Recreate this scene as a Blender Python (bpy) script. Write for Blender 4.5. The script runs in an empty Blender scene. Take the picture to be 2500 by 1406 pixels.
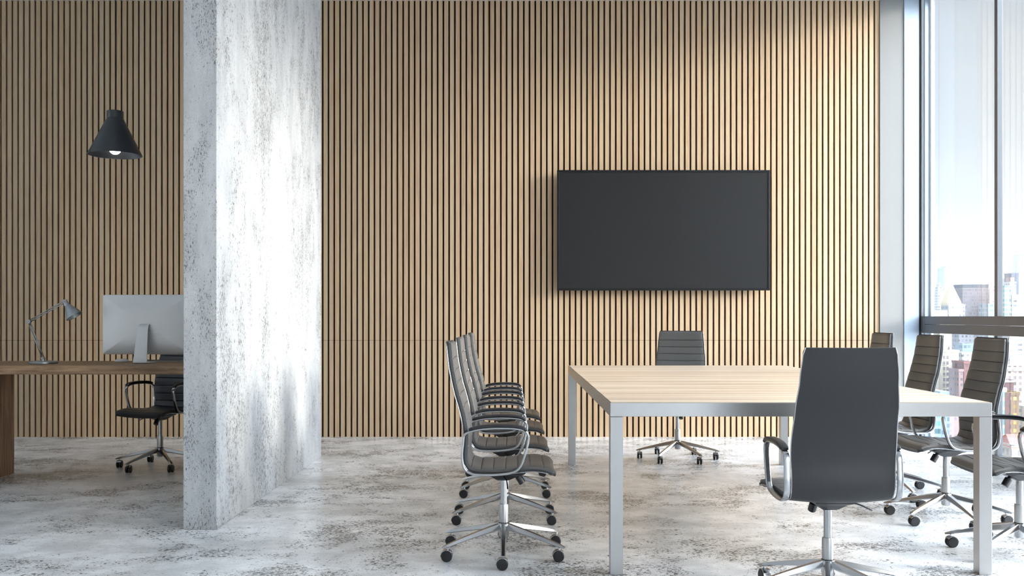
import bpy, bmesh, math, random
from mathutils import Vector, Matrix
random.seed(7)
S = bpy.context.scene
COL = S.collection
F = 2350.0; HZ = 772.0; CX = 1250.0; EYE = 1.15
R = math.radians

# ------------------------------------------------------------------ camera
cd = bpy.data.cameras.new('camera'); cam = bpy.data.objects.new('camera', cd); COL.objects.link(cam)
cam.location = (0, 0, EYE); cam.rotation_euler = (R(90), 0, 0)
cd.sensor_fit = 'HORIZONTAL'; cd.sensor_width = 36.0; cd.lens = 36.0*F/2500.0
cd.shift_y = (HZ-703.0)/2500.0
cd.clip_start = 0.05; cd.clip_end = 30000
S.camera = cam
S.view_settings.view_transform = 'Standard'; S.view_settings.look = 'None'
S.view_settings.gamma = 1.0; S.view_settings.use_curve_mapping = False
S.view_settings.exposure = 0.62

# ------------------------------------------------------------------ node helper
def newmat(name):
    m = bpy.data.materials.new(name); m.use_nodes = True
    nt = m.node_tree; nt.nodes.clear()
    return m, nt
class NT:
    def __init__(s, nt): s.nt = nt
    def n(s, t, **kw):
        x = s.nt.nodes.new(t)
        for k, v in kw.items(): setattr(x, k, v)
        return x
    def l(s, a, b): s.nt.links.new(a, b)
    def put(s, sock, v):
        if hasattr(v, 'links') or isinstance(v, bpy.types.NodeSocket): s.l(v, sock)
        else: sock.default_value = v
    def math(s, op, a, b=0.0, c=0.0, clamp=False):
        x = s.n('ShaderNodeMath', operation=op); x.use_clamp = clamp
        s.put(x.inputs[0], a); s.put(x.inputs[1], b); s.put(x.inputs[2], c)
        return x.outputs[0]
    def mix(s, f, a, b, blend='MIX'):
        x = s.n('ShaderNodeMix', data_type='RGBA', blend_type=blend)
        s.put(x.inputs[0], f)
        for i, v in ((6, a), (7, b)):
            if isinstance(v, (tuple, list)): v = tuple(v)+((1,) if len(v) == 3 else ())
            s.put(x.inputs[i], v)
        return x.outputs[2]
    def ramp(s, f, a, b):
        x = s.n('ShaderNodeMapRange'); x.clamp = True; x.interpolation_type = 'SMOOTHSTEP'
        s.put(x.inputs[0], f); x.inputs[1].default_value = a; x.inputs[2].default_value = b
        return x.outputs[0]
    def noise(s, vec, scale, detail=4, rough=0.55, dist=0.0):
        x = s.n('ShaderNodeTexNoise'); s.l(vec, x.inputs['Vector'])
        x.inputs['Scale'].default_value = scale; x.inputs['Detail'].default_value = detail
        x.inputs['Roughness'].default_value = rough; x.inputs['Distortion'].default_value = dist
        return x.outputs['Fac']
    def scaled(s, vec, sc):
        x = s.n('ShaderNodeMapping'); s.l(vec, x.inputs[0]); x.inputs['Scale'].default_value = sc
        return x.outputs[0]
    def obj(s): return s.n('ShaderNodeTexCoord').outputs['Object']
    def pos(s): return s.n('ShaderNodeNewGeometry').outputs['Position']
    def bump(s, h, strength, dist=0.01):
        x = s.n('ShaderNodeBump'); s.l(h, x.inputs['Height'])
        x.inputs['Strength'].default_value = strength; x.inputs['Distance'].default_value = dist
        return x.outputs[0]
    def out(s, bsdf):
        o = s.n('ShaderNodeOutputMaterial'); s.l(bsdf, o.inputs[0])
    def pbr(s, color, rough=0.5, metal=0.0, spec=0.5, normal=None):
        p = s.n('ShaderNodeBsdfPrincipled')
        if isinstance(color, (tuple, list)): color = tuple(color)[:3]+(1,)
        s.put(p.inputs['Base Color'], color); s.put(p.inputs['Roughness'], rough)
        p.inputs['Metallic'].default_value = metal
        p.inputs['Specular IOR Level'].default_value = spec
        if normal is not None: s.l(normal, p.inputs['Normal'])
        s.out(p.outputs[0]); return p

# ------------------------------------------------------------------ sky and sun
PHI, EL = R(22), R(12.5)                        # light travels to -X and a little +Y
SUND = Vector((-math.cos(PHI)*math.cos(EL), math.sin(PHI)*math.cos(EL), -math.sin(EL)))
w = bpy.data.worlds.new('world'); S.world = w; w.use_nodes = True
w.node_tree.nodes.clear(); t = NT(w.node_tree)
g = t.n('ShaderNodeTexCoord').outputs['Generated']
sep = t.n('ShaderNodeSeparateXYZ'); t.l(g, sep.inputs[0])
up = t.ramp(sep.outputs[2], 0.0, 0.75)
cl = t.ramp(t.noise(t.scaled(g, (1.5, 1.5, 9)), 1.6, 6, 0.6), 0.38, 0.62)
sky = t.mix(up, (0.95, 0.955, 0.965), (0.66, 0.76, 0.92))
sky = t.mix(t.math('MULTIPLY', cl, 0.5), sky, (0.84, 0.90, 0.955))
sky = t.mix(t.ramp(sep.outputs[2], 0.10, -0.02), sky, (0.94, 0.95, 0.96))
dot = t.n('ShaderNodeVectorMath', operation='DOT_PRODUCT'); t.l(g, dot.inputs[0])
dot.inputs[1].default_value = (-SUND.x*.85, -SUND.y*.85, 0.75)
glow = t.ramp(dot.outputs['Value'], 0.35, 1.05)
stg = t.math('ADD', t.math('MULTIPLY', glow, 13.0), 0.58)
bg = t.n('ShaderNodeBackground'); t.l(sky, bg.inputs[0]); t.l(stg, bg.inputs[1])
o = t.n('ShaderNodeOutputWorld'); t.l(bg.outputs[0], o.inputs[0])

sd = bpy.data.lights.new('sun', 'SUN'); sd.energy = 2.8; sd.angle = R(12); sd.color = (1.0, 0.92, 0.80)
so = bpy.data.objects.new('sun', sd); COL.objects.link(so); so.location = (12, -6, 6)
so.rotation_euler = SUND.to_track_quat('-Z', 'Y').to_euler()

# ------------------------------------------------------------------ materials
def simple(name, c, rough=0.5, metal=0.0, spec=0.5, nscale=0, namt=0.0, bump=0.0):
    m, nt = newmat(name); t = NT(nt)
    if nscale:
        n = t.noise(t.obj(), nscale, 3)
        c2 = tuple(min(1, v*(1+namt)) for v in c); c1 = tuple(v*(1-namt) for v in c)
        t.pbr(t.mix(n, c1, c2), rough, metal, spec, t.bump(n, bump) if bump else None)
    else: t.pbr(c, rough, metal, spec)
    return m
M = {}
M['shell'] = simple('smooth_charcoal_leather', (0.024, 0.0245, 0.0265), 0.48, 0, 0.5, 260, 0.06, 0.05)
M['shadedleather'] = simple('shaded_leather', (0.018, 0.020, 0.024), 0.38, 0, 0.5, 260, 0.06, 0.05)  # same leather as the other chairs, with shade put into the colour
M['leather'] = simple('ribbed_grey_leather', (0.108, 0.104, 0.100), 0.36, 0, 0.5, 260, 0.10, 0.10)
M['chrome'] = simple('polished_aluminium', (0.44, 0.442, 0.45), 0.20, 1.0, 0.5, 40, 0.03)
M['steel'] = simple('satin_steel', (0.47, 0.465, 0.46), 0.34, 1.0, 0.5, 30, 0.03)
M['black'] = simple('black_plastic', (0.012, 0.012, 0.014), 0.38, 0, 0.5, 60, 0.1)
M['rubber'] = simple('wheel_rubber', (0.010, 0.010, 0.012), 0.5, 0, 0.4, 60, 0.1)
M['paint'] = simple('white_paint', (0.78, 0.77, 0.76), 0.7, 0, 0.3, 40, 0.02)
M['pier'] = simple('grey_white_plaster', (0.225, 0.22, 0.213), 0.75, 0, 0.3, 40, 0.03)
M['ceil'] = simple('ceiling_paint', (0.78, 0.79, 0.80), 0.8, 0, 0.3, 3, 0.03)
M['frame'] = simple('window_frame_metal', (0.085, 0.09, 0.10), 0.36, 0.15, 0.5, 20, 0.04)
M['frameb'] = simple('window_jamb_blue_grey', (0.36, 0.42, 0.49), 0.38, 0.25, 0.5, 20, 0.03)
M['framew'] = simple('window_jamb_white', (0.85, 0.87, 0.9), 0.4, 0.0, 0.5, 20, 0.02)
M['felt'] = simple('dark_felt', (0.034, 0.028, 0.025), 0.9, 0, 0.1, 200, 0.1)
M['bezel'] = simple('tv_bezel', (0.004, 0.004, 0.005), 0.35, 0, 0.25, 60, 0.1)
M['screen'] = simple('tv_screen', (0.006, 0.006, 0.006), 0.40, 0, 0.32, 500, 0.04)
M['lampblk'] = simple('pendant_black', (0.012, 0.014, 0.018), 0.38, 0, 0.6, 60, 0.1)
M['lampgry'] = simple('lamp_grey_metal', (0.30, 0.31, 0.32), 0.36, 0.8, 0.5, 60, 0.05)
M['alu'] = simple('monitor_aluminium', (0.60, 0.59, 0.58), 0.42, 0.30, 0.5, 60, 0.02)
M['keys'] = simple('keyboard_dark', (0.05, 0.05, 0.055), 0.5, 0, 0.5, 60, 0.1)
M['white'] = simple('white_plastic', (0.75, 0.75, 0.75), 0.35, 0, 0.5, 60, 0.02)

def m_wood_slat():
    m, nt = newmat('oak_slats'); t = NT(nt)
    p = t.obj(); sp = t.n('ShaderNodeSeparateXYZ'); t.l(p, sp.inputs[0])
    idx = t.math('FLOOR', t.math('DIVIDE', t.math('ADD', sp.outputs[0], 20-OFF), PER))
    wn = t.n('ShaderNodeTexWhiteNoise', noise_dimensions='1D'); t.l(idx, wn.inputs['W'])
    cmb = t.n('ShaderNodeCombineXYZ'); t.l(sp.outputs[0], cmb.inputs[0]); t.l(wn.outputs['Value'], cmb.inputs[1])
    zz = t.math('ADD', sp.outputs[2], t.math('MULTIPLY', wn.outputs['Value'], 37.0)); t.l(zz, cmb.inputs[2])
    g1 = t.noise(t.scaled(cmb.outputs[0], (90, 3, 2.2)), 1.6, 6, 0.6, 0.6)
    g2 = t.noise(t.scaled(cmb.outputs[0], (30, 3, 0.8)), 1.0, 3, 0.6, 1.5)
    c = t.mix(t.ramp(g1, 0.3, 0.7), (0.42, 0.272, 0.158), (0.55, 0.395, 0.248))
    c = t.mix(t.math('MULTIPLY', t.ramp(g2, 0.5, 0.75), 0.5), c, (0.345, 0.22, 0.125))
    c = t.mix(t.math('MULTIPLY', wn.outputs['Value'], 0.45), c, (0.53, 0.415, 0.28))
    t.pbr(c, 0.55, 0, 0.35, t.bump(g1, 0.08, 0.002)); return m
PER = 14.03*9.17/F; OFF = (1349.0-CX)*9.17/F          # slat pitch, centre of one gap
M['slat'] = m_wood_slat()

def m_table():
    m, nt = newmat('pale_zebra_wood'); t = NT(nt); p = t.obj()
    a = t.noise(t.scaled(p, (0.55, 16, 1)), 1.0, 5, 0.55, 0.25)
    b = t.noise(t.scaled(p, (1.2, 60, 1)), 1.0, 4, 0.6, 0.1)
    c = t.mix(t.ramp(a, 0.34, 0.64), (0.52, 0.365, 0.245), (0.76, 0.62, 0.475))
    c = t.mix(t.math('MULTIPLY', t.ramp(b, 0.45, 0.7), 0.4), c, (0.60, 0.43, 0.29))
    t.pbr(c, 0.38, 0, 0.4); return m
M['table'] = m_table()

def m_desk():
    m, nt = newmat('brown_desk_wood'); t = NT(nt); p = t.obj()
    sp = t.n('ShaderNodeSeparateXYZ'); t.l(p, sp.inputs[0])
    a = t.noise(t.scaled(p, (2.0, 30, 30)), 1.0, 6, 0.62, 0.5)
    b = t.noise(t.scaled(p, (9, 90, 90)), 1.0, 4, 0.6)
    c = t.mix(t.ramp(a, 0.3, 0.7), (0.135, 0.075, 0.040), (0.40, 0.245, 0.135))  # desktop lightened in the colour to make up for weak light on it
    c = t.mix(t.math('MULTIPLY', t.ramp(b, 0.5, 0.7), 0.5), c, (0.07, 0.038, 0.02))
    t.pbr(c, 0.5, 0, 0.35, t.bump(a, 0.15, 0.003)); return m
M['desk'] = m_desk()
def m_desk_leg():
    m, nt = newmat('brown_desk_wood_upright'); t = NT(nt); p = t.obj()
    a = t.noise(t.scaled(p, (30, 30, 2.0)), 1.0, 6, 0.62, 0.5)
    b = t.noise(t.scaled(p, (90, 90, 9)), 1.0, 4, 0.6)
    c = t.mix(t.ramp(a, 0.3, 0.7), (0.115, 0.062, 0.032), (0.30, 0.175, 0.095))
    c = t.mix(t.math('MULTIPLY', t.ramp(b, 0.5, 0.7), 0.5), c, (0.07, 0.038, 0.02))
    t.pbr(c, 0.5, 0, 0.35, t.bump(a, 0.15, 0.003)); return m
M['deskleg'] = m_desk_leg()

def m_concrete(name, light, mid, dark, stretch, cl, fs, amt, rough):
    """pale cement: cloudy tone, fine grain and small dark pits that gather in loose clouds"""
    m, nt = newmat(name); t = NT(nt); p = t.obj(); q = t.scaled(p, stretch)
    nA = t.noise(q, cl, 7, 0.62, 0.5); nB = t.noise(q, cl*4.7, 5, 0.65, 0.3)
    clus = t.ramp(t.math('ADD', t.math('MULTIPLY', nA, 0.65), t.math('MULTIPLY', nB, 0.35)), 0.43, 0.62)
    fine = t.noise(q, fs, 3, 0.65, 0.4); fine2 = t.noise(q, fs*2.7, 2, 0.6)
    th = t.math('SUBTRACT', fine, t.math('MULTIPLY', clus, amt))
    pits = t.ramp(th, 0.37, 0.30)
    pits2 = t.math('MULTIPLY', t.ramp(t.math('SUBTRACT', fine2, t.math('MULTIPLY', clus, amt*0.8)), 0.38, 0.30), 0.75)
    c = t.mix(t.ramp(t.noise(q, cl*1.9, 7, 0.7), 0.36, 0.64), light, mid)
    c = t.mix(t.math('MULTIPLY', clus, 0.30), c, tuple(v*0.55 for v in light))
    c = t.mix(t.math('MULTIPLY', t.ramp(fine2, 0.45, 0.7), 0.22), c, tuple(v*0.7 for v in light))
    c = t.mix(pits2, c, tuple(v*0.5+light[i]*0.18 for i, v in enumerate(dark)))
    c = t.mix(t.math('MULTIPLY', pits, 0.9), c, dark)
    t.pbr(c, rough, 0, 0.4, t.bump(t.math('SUBTRACT', 1.0, pits), 0.2, 0.002)); return m
M['conc_side'] = m_concrete('pitted_concrete', (0.50, 0.505, 0.51), (0.40, 0.407, 0.415), (0.11, 0.105, 0.10), (1.6, 1.0, 0.5), 2.1, 95, 0.115, 0.8)
M['floor'] = m_concrete('stained_concrete_floor', (0.90, 0.895, 0.89), (0.62, 0.62, 0.62), (0.09, 0.085, 0.08), (0.85, 1.0, 1), 1.9, 62, 0.17, 0.24)

def m_glass():
    m, nt = newmat('window_glass'); t = NT(nt)
    tr = t.n('ShaderNodeBsdfTransparent'); tr.inputs[0].default_value = (0.96, 0.98, 0.985, 1)
    gl = t.n('ShaderNodeBsdfGlossy'); gl.inputs['Roughness'].default_value = 0.0
    fr = t.n('ShaderNodeFresnel'); fr.inputs[0].default_value = 1.35
    mx = t.n('ShaderNodeMixShader'); t.l(t.math('MULTIPLY', fr.outputs[0], 0.22), mx.inputs[0])
    t.l(tr.outputs[0], mx.inputs[1]); t.l(gl.outputs[0], mx.inputs[2]); t.out(mx.outputs[0]); return m
M['glass'] = m_glass()
def m_emit(name, c, s):
    m, nt = newmat(name); t = NT(nt); e = t.n('ShaderNodeEmission')
    e.inputs[0].default_value = c+(1,); e.inputs[1].default_value = s; t.out(e.outputs[0]); return m
M['bulb'] = m_emit('bulb_glow', (1.0, 0.97, 0.92), 6.0)

# ------------------------------------------------------------------ mesh helpers
def link(name, bm, mat, parent=None, smooth=False, bevel=0.0, loc=None, smooth_angle=None):
    me = bpy.data.meshes.new(name)
    bmesh.ops.recalc_face_normals(bm, faces=bm.faces); bm.to_mesh(me); bm.free()
    me.materials.append(mat)
    ob = bpy.data.objects.new(name, me); COL.objects.link(ob)
    if parent is not None: ob.parent = parent
    if loc: ob.location = loc
    if smooth:
        for p in me.polygons: p.use_smooth = True
        if smooth_angle: me.set_sharp_from_angle(angle=R(smooth_angle))
    if bevel:
        b = ob.modifiers.new('bevel', 'BEVEL'); b.width = bevel; b.segments = 2; b.limit_method = 'ANGLE'; b.angle_limit = R(40)
    return ob
def bx(bm, x0, x1, y0, y1, z0, z1):
    v = [bm.verts.new(c) for c in ((x0,y0,z0),(x1,y0,z0),(x1,y1,z0),(x0,y1,z0),(x0,y0,z1),(x1,y0,z1),(x1,y1,z1),(x0,y1,z1))]
    for f in ((0,1,2,3),(4,5,6,7),(0,1,5,4),(1,2,6,5),(2,3,7,6),(3,0,4,7)): bm.faces.new([v[i] for i in f])
def boxo(name, mat, parent, *d, bevel=0.0):
    bm = bmesh.new(); bx(bm, *d); return link(name, bm, mat, parent, bevel=bevel)
def lathe(bm, prof, n=32, cx=0, cy=0, caps=True):
    rings = []
    for r, z in prof:
        rings.append([bm.verts.new((cx+r*math.cos(2*math.pi*i/n), cy+r*math.sin(2*math.pi*i/n), z)) for i in range(n)])
    for a, b in zip(rings, rings[1:]):
        for i in range(n): bm.faces.new((a[i], a[(i+1)%n], b[(i+1)%n], b[i]))
    if caps: bm.faces.new(rings[0]); bm.faces.new(rings[-1])
def sweep(bm, pts, sect, side=Vector((0,1,0)), closed=False, scales=None):
    """sect: list of (a,b): a along side axis, b along in-plane normal"""
    n = len(pts); rings = []
    for i, p in enumerate(pts):
        if closed: tg = pts[(i+1)%n]-pts[(i-1)%n]
        else: tg = pts[min(i+1,n-1)]-pts[max(i-1,0)]
        tg = tg.normalized(); nn = side.cross(tg).normalized(); sd = tg.cross(nn).normalized()
        sa, sb = scales[i] if scales else (1, 1)
        rings.append([bm.verts.new(p+sd*a*sa+nn*b*sb) for a, b in sect])
    m = len(sect); rr = list(zip(rings, rings[1:]))
    if closed: rr.append((rings[-1], rings[0]))
    for A, B in rr:
        for j in range(m): bm.faces.new((A[j], A[(j+1)%m], B[(j+1)%m], B[j]))
    if not closed: bm.faces.new(rings[0]); bm.faces.new(rings[-1])
def circ(r, n=10): return [(r*math.cos(2*math.pi*i/n), r*math.sin(2*math.pi*i/n)) for i in range(n)]
def rrect(w, h, c):
    """rounded rectangle section, full size w x h, corner c"""
    out = []
    for sx, sy, a0 in ((1,1,0),(-1,1,90),(-1,-1,180),(1,-1,270)):
        for k in range(4):
            a = R(a0+k*30); out.append((sx*(w/2-c)+c*math.cos(a), sy*(h/2-c)+c*math.sin(a)))
    return out
def catmull(P, per=8, closed=False):
    out = []; n = len(P); rng = range(n if closed else n-1)
    for i in rng:
        p1, p2 = P[i], P[(i+1)%n]
        p0 = P[(i-1)%n] if (closed or i > 0) else p1*2-p2
        p3 = P[(i+2)%n] if (closed or i+2 < n) else p2*2-p1
        for k in range(per):
            u = k/per
            out.append(0.5*((2*p1)+(p2-p0)*u+(2*p0-5*p1+4*p2-p3)*u*u+(3*p1-p0-3*p2+p3)*u**3))
    if not closed: out.append(P[-1].copy())
    return out
def rod(bm, a, b, r, n=10, r2=None):
    a, b = Vector(a), Vector(b); d = (b-a).normalized()
    side = Vector((0,1,0)) if abs(d.y) < 0.9 else Vector((1,0,0))
    s = None if r2 is None else [(1,1),(r2/r,r2/r)]
    sweep(bm, [a, b], circ(r, n), side, scales=s)
def empty(name, loc, rz=0.0):
    e = bpy.data.objects.new(name, None); COL.objects.link(e); e.location = loc; e.rotation_euler = (0,0,rz)
    e.empty_display_size = 0.1; return e
def tag(o, label, cat, group=None):
    o['label'] = label; o['category'] = cat
    if group: o['group'] = group
    return o
def struct(o): o['kind'] = 'structure'; return o
def copy_tree(o, parent=None):
    c = o.copy(); COL.objects.link(c)
    if parent is not None: c.parent = parent
    for ch in list(o.children): copy_tree(ch, c)
    return c

# ------------------------------------------------------------------ room shell
WB = 9.19; CEIL = EYE+(HZ-2.5)*WB/F; XL = -7.0; YR = -5.0; XR = 3.985
struct(boxo('floor', M['floor'], None, XL-.2, 3.985, YR, WB+.3, -0.3, 0))
struct(boxo('ceiling', M['ceil'], None, XL-.2, 3.985, YR, WB+.3, CEIL, CEIL+.3))
struct(boxo('wall_left', M['paint'], None, XL-.2, XL, YR, 1.5, 0, CEIL))
struct(boxo('wall_left', M['paint'], None, XL-.2, XL, 6.8, WB, 0, CEIL))
wl = struct(empty('window_4', (XL-.1, 1.5, 0)))  # unseen window, added to bring fill light to the desk side
for d in ((-.05,.05,0,.06,0,CEIL),(-.05,.05,5.24,5.3,0,CEIL),(-.05,.05,2.62,2.68,0,CEIL)): boxo('mullion', M['frame'], wl, *d)
boxo('pane', M['glass'], wl, -.004, .004, .06, 2.62, 0, CEIL); boxo('pane', M['glass'], wl, -.004, .004, 2.68, 5.24, 0, CEIL)
struct(boxo('wall_light_block', M['paint'], None, XL, 3.93, YR-.2, YR, 0, CEIL))  # unseen rear wall, added to cut light from behind the camera
bm = bmesh.new()                                         # slatted back wall: felt backing, then oak slats on it
bx(bm, XL, 3.499, WB, WB+.25, 0, CEIL)
wb = struct(link('wall_back', bm, M['felt']))
bm = bmesh.new()
xe = (2146-CX)*9.17/F; k0 = int((XL-OFF)/PER)+1; gw = 4.4*9.17/F
seam = EYE-59*9.17/F
k = k0
while True:
    x0 = OFF+k*PER+gw/2; x1 = OFF+(k+1)*PER-gw/2; k += 1
    if x0 > xe: break
    x1 = min(x1, xe)
    bx(bm, x0, x1, 9.168, WB, 0, seam-.0015); bx(bm, x0, x1, 9.168, WB, seam+.0015, CEIL)
sl = link('slat', bm, M['slat'], wb)
sl['kind'] = 'stuff'
# plain white end of the back wall, beside the window
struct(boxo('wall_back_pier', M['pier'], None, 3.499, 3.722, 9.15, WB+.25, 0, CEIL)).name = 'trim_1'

# right side: window bands, with unseen solid stretches added to block sun
def window(n, y0, y1, mull, end_jamb=False):
    e = struct(empty('window_%d' % n, (XR, y0, 0)))
    def P(name, mat, *d, bevel=0.0):
        d = list(d); d[0]-=XR; d[1]-=XR; d[2]-=y0; d[3]-=y0
        return boxo(name, mat, e, *d, bevel=bevel)
    P('transom', M['frame'], 3.880, 3.99, y0, y1, 1.0755, EYE, bevel=.002)
    P('transom', M['frame'], 3.880, 3.99, y0, y1, .994, 1.0725, bevel=.002)
    P('sill', M['frame'], 3.93, 3.985, y0, y1, 0, 0.02)
    P('head', M['frame'], 3.93, 3.985, y0, y1, CEIL-.03, CEIL)
    for m in mull:
        P('mullion', M['frame'], 3.940, 3.985, m-.024, m+.024, .02, .994, bevel=.002)
        P('mullion', M['frame'], 3.940, 3.985, m-.024, m+.024, EYE, CEIL-.03, bevel=.002)
    cuts = [y0]+sorted(mull)+[y1]
    for a, b in zip(cuts, cuts[1:]):
        P('pane', M['glass'], 3.957, 3.963, a+(.024 if a != y0 else 0), b-(.024 if b != y1 else 0), .02, .994)
        P('pane', M['glass'], 3.957, 3.963, a+(.024 if a != y0 else 0), b-(.024 if b != y1 else 0), EYE, CEIL-.03)
    return e, P
w1, P = window(1, 7.28, 9.05, [7.84])
P('jamb_panel', M['frameb'], 3.724, 3.866, 9.14, 9.4, 0, CEIL, bevel=.002)
P('jamb_groove', M['black'], 3.866, 3.889, 9.15, 9.4, 0, CEIL)
P('jamb_profile', M['framew'], 3.889, 3.900, 9.12, 9.4, 0, CEIL)
P('jamb_profile', M['frameb'], 3.900, 3.946, 9.09, 9.4, 0, CEIL)
P('jamb_profile', M['framew'], 3.946, 3.966, 9.06, 9.4, 0, CEIL)
P('transom_end', M['frame'], 3.880, 3.99, 9.05, 9.138, .994, EYE, bevel=.002)
struct(boxo('wall_sun_block', M['paint'], None, 3.93, 4.12, 5.62, 7.28, 0, CEIL))  # unseen stretch, added to keep sun off the left of the back wall
window(2, 3.0, 5.62, [4.3])
struct(boxo('wall_sun_block', M['paint'], None, 3.93, 4.12, -1.0, 3.0, 0, CEIL))  # unseen stretch, added to keep direct sun off camera-facing surfaces
window(3, YR, -1.0, [-2.3, -3.6])  # unseen window, added for bounced fill behind the camera

# concrete partition
m = 0
def partition():
    bm = bmesh.new()
    q = [(-1.773, 5.19), (-1.592, 5.19), (-1.566, 7.90), (-1.747, 7.90)]
    lo = [bm.verts.new((x, y, 0)) for x, y in q]; hi = [bm.verts.new((x, y, CEIL)) for x, y in q]
    bm.faces.new(lo); bm.faces.new(hi)
    for i in range(4): bm.faces.new((lo[i], lo[(i+1)%4], hi[(i+1)%4], hi[i]))
    return struct(link('wall_partition', bm, M['conc_side'], bevel=.004))
partition()

# ------------------------------------------------------------------ conference table
TX0, TX1, TY0, TY1, TH = 0.437, 2.135, 4.28, 7.50, 0.766
tb = tag(empty('conference_table', (TX0, TY0, 0)), 'large pale wood conference table with a satin steel frame on square legs', 'table')
TW, TD = TX1-TX0, TY1-TY0
boxo('tabletop', M['table'], tb, .005, TW-.005, .005, TD-.005, TH-.03, TH+.001)
for nm, d in (('apron', (0, TW, 0, .02)), ('apron', (0, TW, TD-.02, TD)), ('apron', (0, .02, .02, TD-.02)), ('apron', (TW-.02, TW, .02, TD-.02))):
    boxo(nm, M['steel'], tb, *d, TH-.062, TH-.0005, bevel=.0015)
for x in (0, TW-.057):
    for y in (0, TD-.057): boxo('leg', M['steel'], tb, x, x+.057, y, y+.057, 0, TH-.0635, bevel=.0015)

# ------------------------------------------------------------------ office chair (faces +X, pole on the origin)
V = Vector
prof = [(-.262,1.030),(-.257,.98),(-.250,.92),(-.239,.86),(-.223,.79),(-.205,.73),(-.190,.67),(-.181,.61),(-.180,.56),
        (-.184,.51),(-.180,.47),(-.160,.437),(-.12,.423),(-.06,.421),(0,.423),(.06,.429),(.12,.435),(.17,.434),(.21,.426),(.243,.411)]
path = catmull([V((x,0,z)) for x, z in prof], 14)
# resample evenly
acc = [0.0]
for a, b in zip(path, path[1:]): acc.append(acc[-1]+(b-a).length)
LEN = acc[-1]; NS = 260
def at_s(s):
    import bisect
    i = min(max(bisect.bisect_right(acc, s)-1, 0), len(path)-2)
    u = (s-acc[i])/(acc[i+1]-acc[i]); return path[i].lerp(path[i+1], u)
seams = [.080+.0585*i for i in range(20)]
SV = sorted(set([round(LEN*i/150, 5) for i in range(151)]+[round(q+d, 5) for q in seams for d in (-.007, -.0035, -.0016, 0, .0016, .0035, .007) if 0 < q+d < LEN]))
SV[-1] = LEN; NS = len(SV)-1
SP = [at_s(s) for s in SV]
def halfw(s):
    z = [(0, .172), (.02, .180), (.12, .189), (.25, .200), (.40, .206), (.55, .202), (.62, .200), (.75, .205), (.90, .216), (1.0, .224), (LEN-.03, .218), (LEN, .200)]
    for (a, wa), (b, wb_) in zip(z, z[1:]):
        if s <= b: u = (s-a)/(b-a); u = u*u*(3-2*u); return wa+(wb_-wa)*u
    return z[-1][1]
BEND = .60
def strip(bm, i0, i1, topf, botf, inset=0.0, M_=20):
    top, bot = [], []
    for i in range(i0, i1+1):
        s = SV[i]; tg = (SP[min(i+1,NS)]-SP[max(i-1,0)]).normalized(); n = V((-tg.z, 0, tg.x))
        hw = halfw(s)-inset; rt, rb = [], []
        for j in range(M_+1):
            v = math.sin((-1+2*j/M_)*math.pi/2)
            base = SP[i]+V((0, v*hw, 0))-n*0.012*(1-v*v)*min(1, 1)
            rt.append(bm.verts.new(base+n*topf(s, v))); rb.append(bm.verts.new(base+n*botf(s, v)))
        top.append(rt); bot.append(rb)
    for g in (top, bot):
        for a, b in zip(g, g[1:]):
            for j in range(M_): bm.faces.new((a[j], a[j+1], b[j+1], b[j]))
    for i in range(len(top)-1):
        for j in (0, M_): bm.faces.new((top[i][j], top[i+1][j], bot[i+1][j], bot[i][j]))
    for i in (0, -1):
        for j in range(M_): bm.faces.new((top[i][j], top[i][j+1], bot[i][j+1], bot[i][j]))
def cush(s, v):
    d = min(abs(s-q) for q in seams)
    puff = 1-0.24*math.exp(-(d/.0022)**2)-0.06*math.exp(-(d/.014)**2)
    edge = (1-abs(v)**7*0.55)
    endr = min(1, (s+.004)/.022)**.5*min(1, (LEN-s+.004)/.03)**.5
    return .007+.022*puff*edge*endr
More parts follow.
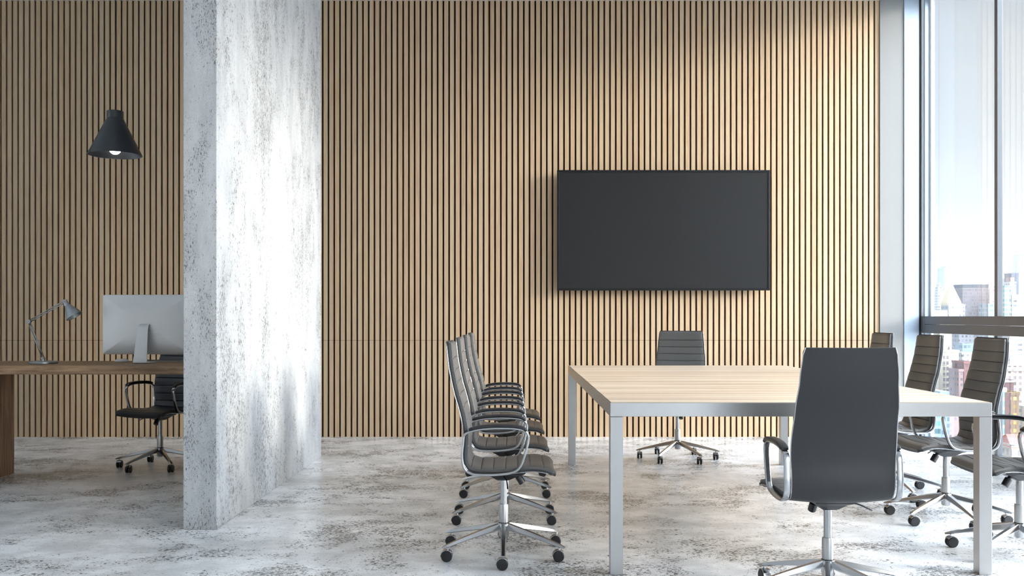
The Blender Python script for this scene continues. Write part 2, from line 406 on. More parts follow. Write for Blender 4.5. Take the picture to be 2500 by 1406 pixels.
def make_chair():
    root = empty('office_chair', (0,0,0))
    ib = min(range(NS), key=lambda i: abs(SV[i]-BEND))
    bm = bmesh.new(); strip(bm, 1, ib, cush, lambda s, v: .004, .006); link('backrest', bm, M['leather'], root, smooth=True, smooth_angle=50)
    bm = bmesh.new(); strip(bm, ib, NS-1, cush, lambda s, v: .004, .006); link('seat', bm, M['leather'], root, smooth=True, smooth_angle=50)
    bm = bmesh.new(); strip(bm, 0, NS, lambda s, v: .005, lambda s, v: -.006, 0); link('shell', bm, M['shell'], root, smooth=True, smooth_angle=50)
    for sg in (-1, 1):
        bm = bmesh.new(); P = []
        for i in range(0, int(NS*.98), 4):
            tg = (SP[min(i+1,NS)]-SP[max(i-1,0)]).normalized(); P.append(SP[i]+V((0, sg*(halfw(SV[i])+.001), 0))-V((-tg.z, 0, tg.x))*.005)
        sweep(bm, P, circ(.0022, 8)); link('edge_rail', bm, M['chrome'], root, smooth=True)
    loop = [(-.166,.612),(-.12,.626),(-.06,.632),(0,.633),(.06,.630),(.098,.620),(.116,.596),(.110,.550),(.094,.490),(.074,.449),(.040,.428),
            (-.03,.4185),(-.107,.4175),(-.150,.424),(-.180,.447),(-.191,.50),(-.187,.555),(-.182,.595)]
    for sg in (-1, 1):
        off = V((0, sg*.222, 0))
        bm = bmesh.new(); P = catmull([V((x,0,z))+off for x, z in loop], 6, True)
        sweep(bm, P, rrect(.024, .011, .004), closed=True); arm = link('armrest', bm, M['chrome'], root, smooth=True, smooth_angle=60)
        bm = bmesh.new(); P = catmull([V((x, 0, z+.010))+off for x, z in [(-.160,.616),(-.11,.629),(-.05,.634),(0,.635),(.055,.632),(.09,.624),(.108,.610)]], 5)
        sc = [(1,1)]*len(P); sc[0] = (.8,.6); sc[-1] = (.7,.5)
        sweep(bm, P, rrect(.036, .014, .005), scales=sc); link('arm_pad', bm, M['black'], arm, smooth=True, smooth_angle=60)
    # tilt mechanism: tapering black casting under the seat
    bm = bmesh.new(); rings = []
    for z, x0, x1, yw in ((.412,-.095,.105,.078), (.396,-.095,.105,.078), (.385,-.070,.075,.060), (.366,-.042,.040,.040), (.358,-.026,.026,.026)):
        rings.append([bm.verts.new(c) for c in ((x0,-yw,z),(x1,-yw,z),(x1,yw,z),(x0,yw,z))])
    for a, b in zip(rings, rings[1:]):
        for j in range(4): bm.faces.new((a[j], a[(j+1)%4], b[(j+1)%4], b[j]))
    bm.faces.new(rings[0]); bm.faces.new(rings[-1])
    mech = link('tilt_mechanism', bm, M['black'], root, bevel=.005)
    for sx in (-.08, .09):
        bm = bmesh.new(); P = catmull([V((sx, y, z)) for y, z in ((-.165,.424),(-.13,.414),(-.06,.402),(.06,.402),(.13,.414),(.165,.424))], 5)
        sweep(bm, P, rrect(.022, .008, .003), side=Vector((1,0,0))); link('seat_bracket', bm, M['black'], root, smooth=True, smooth_angle=60)
    bm = bmesh.new(); rod(bm, (.052,.035,.388), (.075,.035,.365), .010, 14); rod(bm, (.070,.035,.370), (.092,.037,.335), .0175, 16)
    link('tension_knob', bm, M['black'], root, bevel=.002)
    bm = bmesh.new(); P = catmull([V(c) for c in ((.0,-.05,.380),(.01,-.10,.378),(.015,-.13,.374),(.02,-.19,.348))], 5)
    sweep(bm, P, circ(.0035, 8), side=Vector((1,0,0))); link('lever', bm, M['black'], root, smooth=True)
    bm = bmesh.new(); lathe(bm, [(.0165,.236),(.0165,.362)], 28); link('gas_lift', bm, M['chrome'], root, smooth=True, smooth_angle=40)
    bm = bmesh.new(); lathe(bm, [(.0225,.150),(.0235,.156),(.0235,.234),(.0215,.241),(.015,.2415)], 28); link('column_sleeve', bm, M['steel'], root, smooth=True, smooth_angle=40)
    bm = bmesh.new(); lathe(bm, [(.0245,.149),(.0245,.1535)], 28); link('collar_ring', bm, M['black'], root, smooth=True, smooth_angle=40)
    bm = bmesh.new(); lathe(bm, [(.020,.080),(.024,.086),(.025,.112),(.031,.120),(.031,.145),(.028,.150),(.018,.1505)], 28); hub = link('base_hub', bm, M['chrome'], root, smooth=True, smooth_angle=40)
    for k in range(6):
        a = R(30+60*k); d = V((math.cos(a), math.sin(a), 0)); sd = V((-math.sin(a), math.cos(a), 0))
        bm = bmesh.new(); P, sc = [], []
        for i in range(13):
            u = i/12; r = .022+.308*u; z = .132-.052*u-.014*u*u
            P.append(d*r+V((0,0,z))); sc.append((1-.30*u, (1-.62*u)*(1 if i < 12 else .6)))
        sweep(bm, P, [(-.010,-.017),(.010,-.017),(.0165,.006),(.013,.014),(-.013,.014),(-.0165,.006)], side=sd, scales=sc)
        leg = link('leg', bm, M['chrome'], root, smooth=True, smooth_angle=35, bevel=0.0)
        c = d*.303
        bm = bmesh.new(); rod(bm, c+V((0,0,.078)), c+V((0,0,.050)), .0055, 10)
        hx = []                                            # hood over the rear half of the twin wheels
        cz = .0265; off = V((-.004, 0, 0))
        for i in range(11):
            q = R(35+i*15); hx.append(c+off+V((math.cos(q)*.0285, 0, cz+math.sin(q)*.0285)))
        sweep(bm, hx, rrect(.036, .003, .0012))
        link('caster_hood', bm, M['chrome'], leg, smooth=True, smooth_angle=50)
        for sg in (-1, 1):
            bm = bmesh.new(); y0 = sg*.004; y1 = sg*.020
            P = [c+off+V((0, y, cz)) for y in (y0, y0+sg*.002, y1-sg*.003, y1)]
            sweep(bm, P, circ(.0265, 22), side=Vector((1,0,0)), scales=[(.92,.92),(1,1),(1,1),(.88,.88)])
            link('wheel', bm, M['rubber'], leg, smooth=True, smooth_angle=35)
    return root
PROTO = make_chair(); used = [False]
def chair(x, y, heading, label, base_rot=0.0, group=None):
    if used[0]: o = copy_tree(PROTO)
    else: o = PROTO; used[0] = True
    o.location = (x, y, 0); o.rotation_euler = (0, 0, R(heading)); tag(o, label, 'chair', group)
    return o
def spin_base(o, deg):
    for ch in o.children:
        if ch.name.split('.')[0] in ('leg',): ch.rotation_euler = (0, 0, R(deg))
GL = 'high-back chairs along the left side of the table'; GR = 'high-back chairs along the window side of the table'
left = [(4.67, 'dark grey ribbed office chair nearest the viewer in the row left of the table'),
        (5.46, 'dark grey ribbed office chair second from the front in the row left of the table'),
        (6.25, 'dark grey ribbed office chair third from the front in the row left of the table'),
        (7.05, 'dark grey ribbed office chair farthest from the viewer in the row left of the table')]
for y, lb in left: chair(-.04, y, 0, lb, group=GL)
right = [(4.66, 'ribbed office chair cut off by the right picture edge, behind the near right table leg'),
         (5.45, 'grey ribbed high-back chair before the window mullion, its back fully seen above the table corner'),
         (6.25, 'grey ribbed high-back chair before the cream tower in the window, between two others'),
         (7.05, 'office chair farthest along the window side, its top showing beside the white wall end')]
for i, (y, lb) in enumerate(right):
    c = chair(2.457, y, 180, lb, group=GR); spin_base(c, 3)
c = chair(1.299, 3.96, 90, 'large dark grey chair seen from behind at the near end of the table'); spin_base(c, 12)
c = chair(1.335, 7.76, -106, 'grey ribbed chair at the far end of the table below the television'); spin_base(c, 10)
c = chair(-2.683, 7.34, 249, 'office chair with leather coloured dark for shade, half hidden by the concrete partition, behind the brown desk'); spin_base(c, 25)
for ch in c.children:
    if ch.name.split('.')[0] in ('seat', 'backrest', 'shell'):
        ch.material_slots[0].link = 'OBJECT'; ch.material_slots[0].material = M['shadedleather']

# ------------------------------------------------------------------ television
tv = tag(empty('television', ((1620-CX)*9.06/F, 9.168, 1.96)), 'large flat black television mounted on the slatted wall', 'television')
s_ = 9.06/F; W2, z0, z1 = 260*s_, EYE+63*s_-1.96, EYE+357*s_-1.96; b_ = 5.5*s_
bm = bmesh.new(); bx(bm, -W2+.004, W2-.004, -.100, -.062, z0+.004, z1-.004); bx(bm, -W2*.6, W2*.6, -.064, -.03, z0+.12, z1-.25)
link('housing', bm, M['bezel'], tv, bevel=.003)
bm = bmesh.new()
bx(bm, -W2, W2, -.108, -.095, z1-b_, z1); bx(bm, -W2, W2, -.108, -.095, z0, z0+b_)
bx(bm, -W2, -W2+b_, -.108, -.095, z0+b_, z1-b_); bx(bm, W2-b_, W2, -.108, -.095, z0+b_, z1-b_)
link('bezel', bm, M['bezel'], tv, bevel=.0015)
boxo('screen', M['screen'], tv, -W2+b_, W2-b_, -.104, -.099, z0+b_, z1-b_)
bm = bmesh.new(); bx(bm, -.25, .25, -.012, 0.0, -.22, .22); bx(bm, -.2, -.14, -.035, -.010, -.25, .25); bx(bm, .14, .2, -.035, -.010, -.25, .25)
link('wall_mount', bm, M['black'], tv)

# ------------------------------------------------------------------ desk and what stands on it
DX0, DX1, DY0, DY1, DH = -3.722, -1.79, 6.36, 7.056, .823
dk = tag(empty('desk', (DX0, DY0, 0)), 'thick brown wooden desk with panel legs, running behind the concrete partition', 'desk')
boxo('desktop', M['desk'], dk, 0, DX1-DX0, 0, DY1-DY0, DH-.058, DH, bevel=.003)
boxo('leg', M['deskleg'], dk, 0, .075, .02, DY1-DY0-.001, 0, DH-.0585, bevel=.003)
boxo('leg', M['deskleg'], dk, DX1-DX0-.075, DX1-DX0, .02, DY1-DY0-.001, 0, DH-.0585, bevel=.003)

# monitor seen from behind
mo = tag(empty('computer_monitor', (-2.556, 6.74, DH), R(-4)), 'silver computer monitor seen from behind on the brown desk', 'monitor')
k_ = 6.7/F
bm = bmesh.new(); hw, zb, zt = .318, .060, .478
sec = rrect(2*hw, zt-zb, .012); rings = []
for y, s in ((.016, 1.0), (.004, 1.0), (-.006, .992), (-.020, .90), (-.032, .62), (-.036, .30)):
    rings.append([bm.verts.new((a*s, y, (zt+zb)/2+b*s)) for a, b in sec])
for A, B in zip(rings, rings[1:]):
    for j in range(len(sec)): bm.faces.new((A[j], A[(j+1)%len(sec)], B[(j+1)%len(sec)], B[j]))
bm.faces.new(rings[0]); bm.faces.new(rings[-1])
link('housing', bm, M['alu'], mo, smooth=True, smooth_angle=30)
boxo('screen', M['screen'], mo, -hw+.01, hw-.01, .0155, .0175, zb+.01, zt-.01)
bm = bmesh.new()
P = [V(p) for p in ((0,-.024,.275),(0,-.050,.262),(0,-.066,.225),(0,-.088,.12),(0,-.104,.03),(0,-.108,.010),(0,-.100,.0035),(0,-.06,.003),(0,.06,.003))]
P = catmull(P, 5)
sc = [(.80+.35*min(1, max(0, (.275-p.z)/.27)), 1) for p in P]
sweep(bm, P, rrect(.088, .005, .002), side=Vector((1,0,0)), scales=sc); link('stand', bm, M['alu'], mo, smooth=True, smooth_angle=40)
ky = tag(empty('keyboard', (-2.54, 6.97, DH)), 'thin dark keyboard lying on the desk behind the monitor stand', 'keyboard')
boxo('base', M['alu'], ky, -.16, .16, -.055, .055, 0, .008, bevel=.002); 
bm = bmesh.new()
for r_ in range(5):
    for c_ in range(14): bx(bm, -.154+c_*.022, -.154+c_*.022+.019, -.05+r_*.02, -.05+r_*.02+.017, .008, .011)
kk = link('key', bm, M['keys'], ky); kk['kind'] = 'stuff'
bm = bmesh.new()
for i, (s, z) in enumerate(()): pass
rings = []
for s, z in ((.96, 0), (1, .004), (.97, .011), (.80, .017), (.45, .0205), (.1, .0215)):
    rings.append([bm.verts.new((.034*s*math.cos(2*math.pi*j/24), .055*s*math.sin(2*math.pi*j/24), z)) for j in range(24)])
for A, B in zip(rings, rings[1:]):
    for j in range(24): bm.faces.new((A[j], A[(j+1)%24], B[(j+1)%24], B[j]))
bm.faces.new(rings[0]); bm.faces.new(rings[-1])
mouse = tag(link('computer_mouse', bm, M['white'], smooth=True), 'small white computer mouse on the desk left of the monitor stand', 'mouse')
mouse.location = ((297-CX)*6.93/F, 6.93, DH); mouse.rotation_euler = (0, 0, R(70))

# desk lamp
LY = 6.66
def lp(px, py): return V(((px-CX)*LY/F, LY, EYE-(py-HZ)*LY/F))
lb = lp(106, 880); lo_ = V((lb.x, LY, DH))
dl = tag(empty('desk_lamp', lo_), 'grey metal jointed desk lamp with cone shade on the left of the desk', 'lamp')
def L(p): return p-lo_
bm = bmesh.new(); lathe(bm, [(.088,0),(.095,.003),(.095,.013),(.091,.017),(.03,.018)], 40); link('base', bm, M['lampgry'], dl, smooth=True, smooth_angle=40)
foot, elbow, head = L(lp(105.5, 879)), L(lp(70.5, 785)), L(lp(158.5, 736))
bm = bmesh.new(); rod(bm, (foot.x, 0, .018), (foot.x, 0, .040), .012, 16); rod(bm, (foot.x, -.014, .036), (foot.x, .014, .036), .010, 14); link('base_joint', bm, M['lampgry'], dl, smooth=True, smooth_angle=40)
for a, b, nm in ((V((foot.x, 0, .036)), elbow, 'lower_arm'), (elbow, head, 'upper_arm')):
    d = (b-a).normalized(); n = V((-d.z, 0, d.x))*.0062
    bm = bmesh.new(); rod(bm, a+n, b+n, .0036, 10); rod(bm, a-n, b-n, .0036, 10); link(nm, bm, M['lampgry'], dl, smooth=True)
for c, r_, nm in ((elbow, .015, 'elbow_joint'), (head, .015, 'head_joint')):
    bm = bmesh.new(); rod(bm, c+V((0,-.011,0)), c+V((0,.011,0)), r_, 20); rod(bm, c+V((0,-.014,0)), c+V((0,.014,0)), .006, 12); link(nm, bm, M['lampgry'], dl, smooth=True, smooth_angle=40)
mouth = L(lp(181.5, 772)); ax = (mouth-head).normalized(); hl = (mouth-head).length
bm = bmesh.new(); P, sc = [], []
for r_, u in ((.013, .06), (.018, .14), (.018, .26), (.021, .28), (.058, 1.0), (.0565, .995), (.020, .30), (.016, .26)):
    P.append((r_, u))
rings = []; e1 = ax.cross(V((0,1,0))).normalized(); e2 = V((0,1,0))
for r_, u in P: rings.append([bm.verts.new(head+ax*hl*u+(e1*math.cos(2*math.pi*j/36)+e2*math.sin(2*math.pi*j/36))*r_) for j in range(36)])
for A, B in zip(rings, rings[1:]):
    for j in range(36): bm.faces.new((A[j], A[(j+1)%36], B[(j+1)%36], B[j]))
bm.faces.new(rings[0]); bm.faces.new(rings[-1])
link('lamp_shade', bm, M['lampgry'], dl, smooth=True, smooth_angle=35)

# pendant lamp
PY = 6.7; kx = PY/F
px_, pz = (281-CX)*kx, EYE+(HZ-379)*kx
pd = tag(empty('pendant_lamp', (px_, PY, CEIL)), 'black cone pendant lamp with a lit bulb hanging over the desk', 'lamp')
q = pz-CEIL
bm = bmesh.new(); lathe(bm, [(.052,.262+q),(.1785,.004+q),(.1785,0+q),(.1755,0+q),(.1755,.004+q),(.050,.255+q)], 64, caps=False); link('lamp_shade', bm, M['lampblk'], pd, smooth=True, smooth_angle=35)
bm = bmesh.new(); lathe(bm, [(.04,.250+q),(.054,.256+q),(.0555,.262+q),(.0555,.304+q),(.053,.307+q)], 48); link('cap', bm, M['lampblk'], pd, smooth=True, smooth_angle=35)
bm = bmesh.new(); lathe(bm, [(.002,.305+q),(.002,-.02)], 10); link('cord', bm, M['black'], pd, smooth=True)
bm = bmesh.new(); lathe(bm, [(.05,-.022),(.052,-.018),(.052,-.0005)], 32); link('ceiling_rose', bm, M['lampblk'], pd, smooth=True, smooth_angle=35)
bm = bmesh.new(); lathe(bm, [(.018,.25+q),(.018,.12+q)], 20); link('socket', bm, M['lampblk'], pd, smooth=True, smooth_angle=35)
bm = bmesh.new(); bmesh.ops.create_uvsphere(bm, u_segments=28, v_segments=16, radius=.046, matrix=Matrix.Translation((0,0,.062+q)) @ Matrix.Scale(1.25, 4, (0,0,1)))
link('bulb', bm, M['bulb'], pd, smooth=True)

# ------------------------------------------------------------------ the city outside
GZ = -190.0
def m_facade(name, wall, win, px, pz, dx=0.5, dz=0.5, rough=0.7, off=0.0, spec=0.3):
    m, nt = newmat(name); t = NT(nt); p = t.obj()
    sp = t.n('ShaderNodeSeparateXYZ'); t.l(p, sp.inputs[0])
    u = t.math('ADD', t.math('ADD', sp.outputs[0], sp.outputs[1]), 500+off)
    fu = t.math('FRACT', t.math('DIVIDE', u, px)); fz = t.math('FRACT', t.math('DIVIDE', t.math('ADD', sp.outputs[2], 500), pz))
    a = t.math('LESS_THAN', fu, dx); b = t.math('LESS_THAN', fz, dz)
    nz = t.n('ShaderNodeNewGeometry'); s2 = t.n('ShaderNodeSeparateXYZ'); t.l(nz.outputs['True Normal'], s2.inputs[0])
    side = t.math('LESS_THAN', t.math('ABSOLUTE', s2.outputs[2]), 0.5)
    mask = t.math('MULTIPLY', t.math('MULTIPLY', a, b), side)
    n = t.noise(p, 0.08, 4); c = t.mix(n, tuple(v*.42 for v in wall), tuple(v*.56 for v in wall))
    cw = t.n('ShaderNodeTexWhiteNoise', noise_dimensions='2D'); cb = t.n('ShaderNodeCombineXYZ')
    t.l(t.math('FLOOR', t.math('DIVIDE', u, px)), cb.inputs[0]); t.l(t.math('FLOOR', t.math('DIVIDE', t.math('ADD', sp.outputs[2], 500), pz)), cb.inputs[1])
    t.l(cb.outputs[0], cw.inputs['Vector'])
    wc = t.mix(cw.outputs['Value'], tuple(v*.25 for v in win), tuple(v*.9 for v in win))
    t.pbr(t.mix(mask, c, wc), rough, 0, spec); return m
def X(px, Y): return (px-CX)*Y/F
def Z(py, Y): return EYE+(HZ-py)*Y/F
def building(name, label, group, x0, x1, top, Y, depth, mat, parts=(), cat='building'):
    """x0,x1: left and right bearing of the street front; parts: (name, x0, x1, ztop_py, zbot_py, inset, mat)"""
    e = empty(name, (X(x0, Y), Y, GZ)); tag(e, label, cat, group)
    wd = X(x1, Y)-X(x0, Y)
    bm = bmesh.new(); bx(bm, 0, wd, 0, depth, 0, Z(top, Y)-GZ)
    link('tower_body', bm, mat, e)
    bm = bmesh.new(); h = Z(top, Y)-GZ
    for d in ((-.3, wd+.3, -.3, .5), (-.3, wd+.3, depth-.5, depth+.3), (-.3, .5, .5, depth-.5), (wd-.5, wd+.3, .5, depth-.5)): bx(bm, *d, h-.5, h+1.0)
    link('parapet', bm, mat, e)
    for nm, a, b, zt, zb, ins, mt in parts:
        a_ = X(a, Y)-X(x0, Y); b_ = X(b, Y)-X(x0, Y)
        bm = bmesh.new(); bx(bm, a_, b_, ins, max(depth-ins, ins+4), Z(zb, Y)-GZ-.2, Z(zt, Y)-GZ); link(nm, bm, mt, e)
    return e
cream = m_facade('cream_stone', (.80, .70, .52), (.62, .54, .42), 2.6, 900, .35, 1.0)
cream2 = m_facade('pale_stone', (.82, .78, .72), (.30, .30, .34), 3.4, 3.6, .45, .5)
brown = m_facade('brown_slab_facade', (.26, .20, .20), (.16, .14, .18), 1.7, 3.5, .55, .5)
brownd = m_facade('dark_slab_band', (.09, .09, .12), (.05, .05, .07), 2.0, 40, .4, .9)
pink = m_facade('pink_brick', (.56, .36, .34), (.30, .24, .28), 3.0, 3.5, .45, .5)
white = m_facade('white_office_facade', (.86, .86, .88), (.28, .30, .38), 5.5, 3.7, .55, .40)
glassb = m_facade('blue_glass_facade', (.42, .52, .60), (.22, .32, .42), 3.0, 3.6, .75, .60, .3)
teal = m_facade('teal_glass_facade', (.55, .68, .68), (.20, .40, .42), 6.0, 3.8, .8, .62, .3)
grey = m_facade('grey_stone_facade', (.55, .53, .55), (.26, .26, .32), 3.2, 3.6, .5, .5)
tan = m_facade('tan_stone_facade', (.58, .48, .40), (.24, .20, .22), 3.1, 3.5, .5, .55)
redb = m_facade('red_brick_facade', (.36, .14, .13), (.20, .10, .11), 3.0, 3.4, .5, .45)
darkp = m_facade('dark_plum_facade', (.13, .06, .08), (.10, .05, .08), 3.0, 3.5, .5, .5)
gold = m_facade('brown_gold_facade', (.22, .15, .10), (.55, .36, .12), 2.4, 3.5, .55, .42)
navy = m_facade('navy_facade', (.08, .10, .18), (.05, .06, .12), 3.0, 3.6, .5, .5)
goldroof = simple('gilded_roof', (.62, .50, .28), .6, .0, .5, 0.3, .08)
winm = simple('dark_window', (.13, .10, .085), .3, 0, .5, 0.2, .3)
frw = simple('window_trim_stone', (.55, .50, .40), .7, 0, .3, 0.2, .05)
redroof = simple('red_roof', (.26, .08, .07), .7, 0, .3, 0.2, .1)

# tall cream tower: windows are parts with their frames
Y = 620
ct = building('apartment_tower', 'cream stone tower with two columns of square windows, left in the window view', None,
    2286, 2341, 858, Y, 20, cream, [('setback', 2300, 2329, 790, 858, 3, cream), ('upper_setback', 2276, 2322, 757, 790, 5, cream), ('penthouse', 2270, 2290, 733, 757, 6, cream2), ('water_tank', 2321, 2327, 846, 858, 2, cream2)])
x0 = X(2286, Y)
for r_ in range(20):
    for px in (2301.5, 2309.8):
        zc = Z(868+13.6*r_, Y)-GZ; xc = X(px, Y)-x0
        bm = bmesh.new(); bx(bm, xc-.2, xc+1.75, -.25, .1, zc-2.4, zc+.2)
        fr = link('window', bm, frw, ct)
        bm = bmesh.new(); bx(bm, xc, xc+1.55, -.30, -.22, zc-2.2, zc); link('pane', bm, winm, fr)
for r_ in range(3):
    zc = Z(826+12*r_, Y)-GZ; xc = X(2304, Y)-x0
    bm = bmesh.new(); bx(bm, xc, xc+1.5, 2.7, 3.1, zc-2.0, zc); link('window', bm, winm, ct)
for a, b, zt in ((2278.5, 2281.5, 735.5), (2283.5, 2288, 734.5)):
    bm = bmesh.new(); bx(bm, X(a, Y)-x0, X(b, Y)-x0, 5.7, 6.1, Z(745, Y)-GZ, Z(zt+1.5, Y)-GZ); link('window', bm, winm, ct)

building('dark_tower', 'narrow dark plum tower wedged at the left of the cream tower', None, 2277, 2285.5, 800, 652, 18, darkp)
# gold pyramid tower
Y = 900
gp = building('pyramid_tower', 'pale tower with a gilded pyramid roof above the window transom', None, 2316, 2356, 744, Y, 16, cream2)
x0 = X(2316, Y); bm = bmesh.new()
a0, a1 = X(2314, Y)-x0, X(2349, Y)-x0; zb_, zt_ = Z(739, Y)-GZ, Z(686, Y)-GZ
mid = (a0+a1)/2; hw = (a1-a0)/2
rings = []
for u, s in ((-.12, 1.02), (0, 1.0), (.55, .44), (.9, .10), (1.06, .02)):
    z = zb_+(zt_-zb_)*u; rings.append([bm.verts.new((mid+cx_*hw*s, 8+cy_*hw*s, z)) for cx_, cy_ in ((-1,-1),(1,-1),(1,1),(-1,1))])
for A, B in zip(rings, rings[1:]):
    for j in range(4): bm.faces.new((A[j], A[(j+1)%4], B[(j+1)%4], B[j]))
bm.faces.new(rings[0]); bm.faces.new(rings[-1]); link('pyramid_roof', bm, goldroof, gp)
building('office_slab', 'broad brown slab building with a dark top band, centred in the first window', None, 2350, 2414, 705, 1000, 30, brown, [('top_band', 2350, 2414, 694, 705, 0, brownd)])
building('brick_tower', 'slender cream and red striped tower just left of the mullion', None, 2415, 2431, 708, 1100, 14, pink, [('cream_edge', 2415, 2418, 706, 800, -.5, cream2)])
building('office_block', 'small blue-white banded block low beside the mullion', None, 2413, 2431, 744, 760, 16, glassb)
building('distant_tower', 'hazy blue-grey tower standing alone near the left of the skyline', None, 2305, 2335, 654, 2400, 40, glassb, [('roof_block', 2312, 2320, 649, 654, 6, glassb)])
wt = building('pointed_tower', 'pale tower with a stepped pointed top left of the pyramid roof', None, 2289, 2308, 712, 1300, 14, white, [('step', 2292, 2304, 700, 712, 2, white), ('spire', 2295.5, 2299, 690, 700, 4, white)])
building('dark_blue_tower', 'dark blue slender tower right of the mullion', None, 2470, 2487, 668, 1350, 20, navy)
building('stepped_tower', 'white and pink stepped tower in front of the dark blue tower', None, 2465, 2481, 690, 1150, 12, white, [('pink_crown', 2468, 2477, 677, 690, 1, pink)])
building('cream_block', 'cream block with a row of square windows at the right edge, above the transom', None, 2471, 2530, 735, 800, 20, white, [('top_storey', 2474, 2525, 719, 735, 2, cream)])
building('distant_tower', 'faint teal tower rising at the right edge of the skyline', None, 2489, 2520, 624, 2600, 40, teal, [('shoulder', 2492, 2516, 620, 624, 5, teal)])
building('distant_tower', 'faint pale tower directly right of the mullion', None, 2446, 2459, 632, 2700, 40, cream2)
building('spire_tower', 'slim cream tower touching the mullion on its right', None, 2444, 2453, 712, 950, 10, cream, [('step', 2445, 2450, 698, 712, 1, cream), ('spire', 2446.2, 2448, 684, 698, 3, cream)])
building('pink_block', 'pink brick block between the slim cream tower and the stepped tower', None, 2466, 2472, 728, 880, 10, pink)
building('grey_block', 'grey mid-rise block left of the pink block', None, 2454, 2467, 712, 980, 14, grey)
building('grey_block', 'pale grey office block seen right of the cream tower, under the transom', None, 2341, 2378, 812, 820, 24, grey)
building('glass_block', 'blue glass block under the transom behind the cream gabled houses', None, 2350, 2376, 841, 760, 14, glassb)
building('brown_block', 'brown building directly under the transom behind the tall chair back', None, 2378, 2432, 818, 900, 24, brown)
gb = building('gabled_house', 'cream gabled building between the cream tower and the chair', None, 2349, 2376, 864, 680, 14, cream2)
building('brick_block', 'rose brick block low between the cream tower and the chair', None, 2341, 2351.5, 905, 600, 14, pink)
building('brick_block', 'red brick block beside the left edge of the chair back', None, 2353.5, 2374, 886, 600, 16, redb)
building('tan_block', 'tan low block behind the rose brick block', None, 2338, 2350, 872, 720, 12, tan)
building('glass_tower', 'narrow teal glass tower right of the mullion under the transom', None, 2452, 2468, 700, 780, 16, teal)
building('white_tower', 'white tower with dashed window rows at the right edge, under the transom', None, 2465, 2520, 790, 700, 24, white)
tn = building('stone_tower', 'tan stone tower with dentilled cornice below the white tower', None, 2452, 2530, 902, 560, 22, tan, [('cornice', 2451, 2531, 899, 905, -.6, cream2), ('crown', 2462, 2525, 893, 902, 2, tan)])
building('plum_tower', 'dark plum red tower with a white roof edge, right of the mullion', None, 2444, 2475, 932, 480, 16, darkp, [('roof_edge', 2443.5, 2475.5, 928, 932, -.4, cream2)])
bt = building('corner_tower', 'brown tower with gold banded side at lower right, next to the mullion', None, 2452, 2488, 962, 420, 14, gold, [('dark_front', 2452, 2466, 958, 1500, -.5, darkp), ('roof_tank', 2457, 2470, 948, 962, 4, cream2)])
building('glass_tower', 'pale green glass strip tower at the foot of the mullion', None, 2443, 2453, 955, 400, 10, teal)
rh = building('red_roof_house', 'low stone house with a red roof at the bottom right of the window', None, 2470, 2530, 1092, 350, 14, tan)
bm = bmesh.new(); wd = X(2530, 350)-X(2470, 350); h = Z(1092, 350)-GZ
v = [bm.verts.new(c) for c in ((-.5,-.5,h),(wd+.5,-.5,h),(wd+.5,14.5,h),(-.5,14.5,h),(1.5,7,h+4.0),(wd-1.5,7,h+4.0))]
for f in ((0,1,5,4),(1,2,5),(2,3,4,5),(3,0,4),(0,1,2,3)): bm.faces.new([v[i] for i in f])
link('hipped_roof', bm, redroof, rh)
# more of the city, thinning out towards the haze
mats = [cream2, grey, pink, white, glassb, teal, tan, cream2]
names = ['pale', 'grey', 'rose', 'white', 'blue', 'green', 'tan', 'stone']
FOOT = []
for o_ in COL.objects:
    if o_.get('category') == 'building':
        b_ = [c for c in o_.children if c.name.startswith('tower_body')][0].data.vertices
        xs = [v.co.x for v in b_]; ys = [v.co.y for v in b_]
        FOOT.append((o_.location.x+min(xs)-3, o_.location.x+max(xs)+3, o_.location.y+min(ys)-3, o_.location.y+max(ys)+3))
USED = set()
def place(Y, px, wpx, top, d, group, where):
    x0, x1 = X(px, Y), X(px+wpx, Y)
    if any(x0 < f[1] and x1 > f[0] and Y < f[3] and Y+d > f[2] for f in FOOT): return False
    mi = random.randrange(8)
    side = 'right of the mullion' if px > 2440 else ('left of the pyramid tower' if px < 2312 else 'between the pyramid tower and the mullion')
    size = 'narrow' if wpx*Y/1000 < 16 else 'broad'
    tall = 'tall ' if top < (745 if Y > 880 else 930) else 'low '
    lab = '%s%s %s block %s, %s' % (tall, size, names[mi], where, side)
    if lab in USED: return False
    USED.add(lab); FOOT.append((x0, x1, Y, Y+d))
    e = empty('city_block', (x0, Y, GZ)); tag(e, lab, 'building', group)
    bm = bmesh.new(); bx(bm, 0, x1-x0, 0, d, 0, Z(top, Y)-GZ); link('tower_body', bm, mats[mi], e); return True
n = 0; tries = 0
while n < 46 and tries < 600:
    tries += 1; Y = 900+2700*(n/46)**1.3+random.uniform(-60, 60)
    n += place(Y, 2240+random.uniform(0, 340), random.uniform(12, 30)*1000/Y+3, 772-(20+random.uniform(-45, 50)*(1.0 if Y > 1100 else .6)+(Y-900)*.022), 25, 'distant city blocks', 'in the %s haze' % ('far' if n > 24 else 'middle'))
n = 0; tries = 0
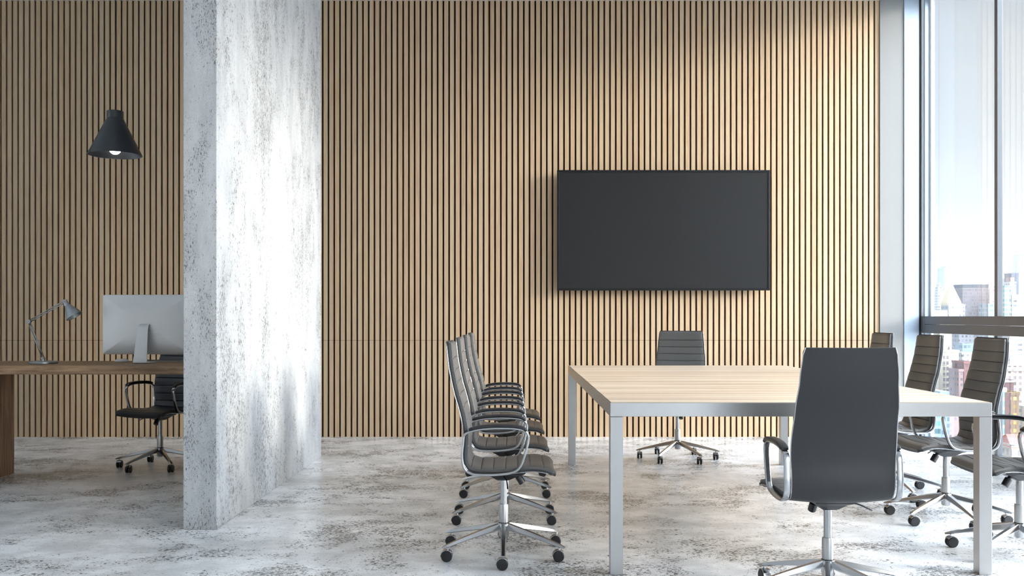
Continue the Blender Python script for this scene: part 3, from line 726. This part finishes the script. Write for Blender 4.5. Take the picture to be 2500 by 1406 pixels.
while n < 22 and tries < 600:
    tries += 1; Y = random.uniform(430, 880)
    n += place(Y, 2225+random.uniform(0, 380), random.uniform(14, 34)*600/Y, 1010-(Y-430)*.36+random.uniform(-25, 45), 20, 'nearer city blocks', 'low under the transom')

# land: flat city floor, then rising ground with low relief
m, nt = newmat('city_ground'); t = NT(nt); p = t.obj()
n1 = t.noise(p, .02, 5, .7); n2 = t.noise(p, .0016, 5, .6)
c = t.mix(t.ramp(n1, .35, .65), (.16, .17, .18), (.42, .40, .38)); c = t.mix(t.ramp(n2, .45, .6), c, (.36, .42, .44)); t.pbr(c, .9, 0, .2)
bm = bmesh.new(); nx, ny = 40, 60; g = []
for j in range(ny+1):
    y = -3000+j*(12000/ny); row = []
    for i in range(nx+1):
        x = -5000+i*(13000/nx); rise = max(0, min(1, (y-2600)/5200)); rise = rise*rise*(3-2*rise)
        z = GZ+rise*640+rise*55*math.sin(x*.0019+1)*math.cos(y*.0011+x*.0007)
        row.append(bm.verts.new((x, y, z)))
    g.append(row)
for a, b in zip(g, g[1:]):
    for i in range(nx): bm.faces.new((a[i], a[i+1], b[i+1], b[i]))
struct(link('ground', bm, m, smooth=True))

# haze over the city, well away from the room
m, nt = newmat('city_haze'); t = NT(nt)
vs = t.n('ShaderNodeVolumeScatter'); vs.inputs['Color'].default_value = (.21, .23, .255, 1); vs.inputs['Density'].default_value = .00050; vs.inputs['Anisotropy'].default_value = 0.0
oo = t.n('ShaderNodeOutputMaterial'); t.l(vs.outputs[0], oo.inputs[1])
bm = bmesh.new(); bx(bm, 0, 6500, 0, 7500, 0, 400)
hz = link('haze', bm, m); hz.location = (20, 330, GZ-20)
hz['kind'] = 'stuff'; tag(hz, 'pale daylight haze lying over the city beyond the window', 'haze')
S.cycles.max_bounces = 8; S.cycles.diffuse_bounces = 4; S.cycles.glossy_bounces = 4; S.cycles.transparent_max_bounces = 12
S.cycles.volume_bounces = 0
S.cycles.sample_clamp_indirect = 8.0
S.cycles.caustics_reflective = False
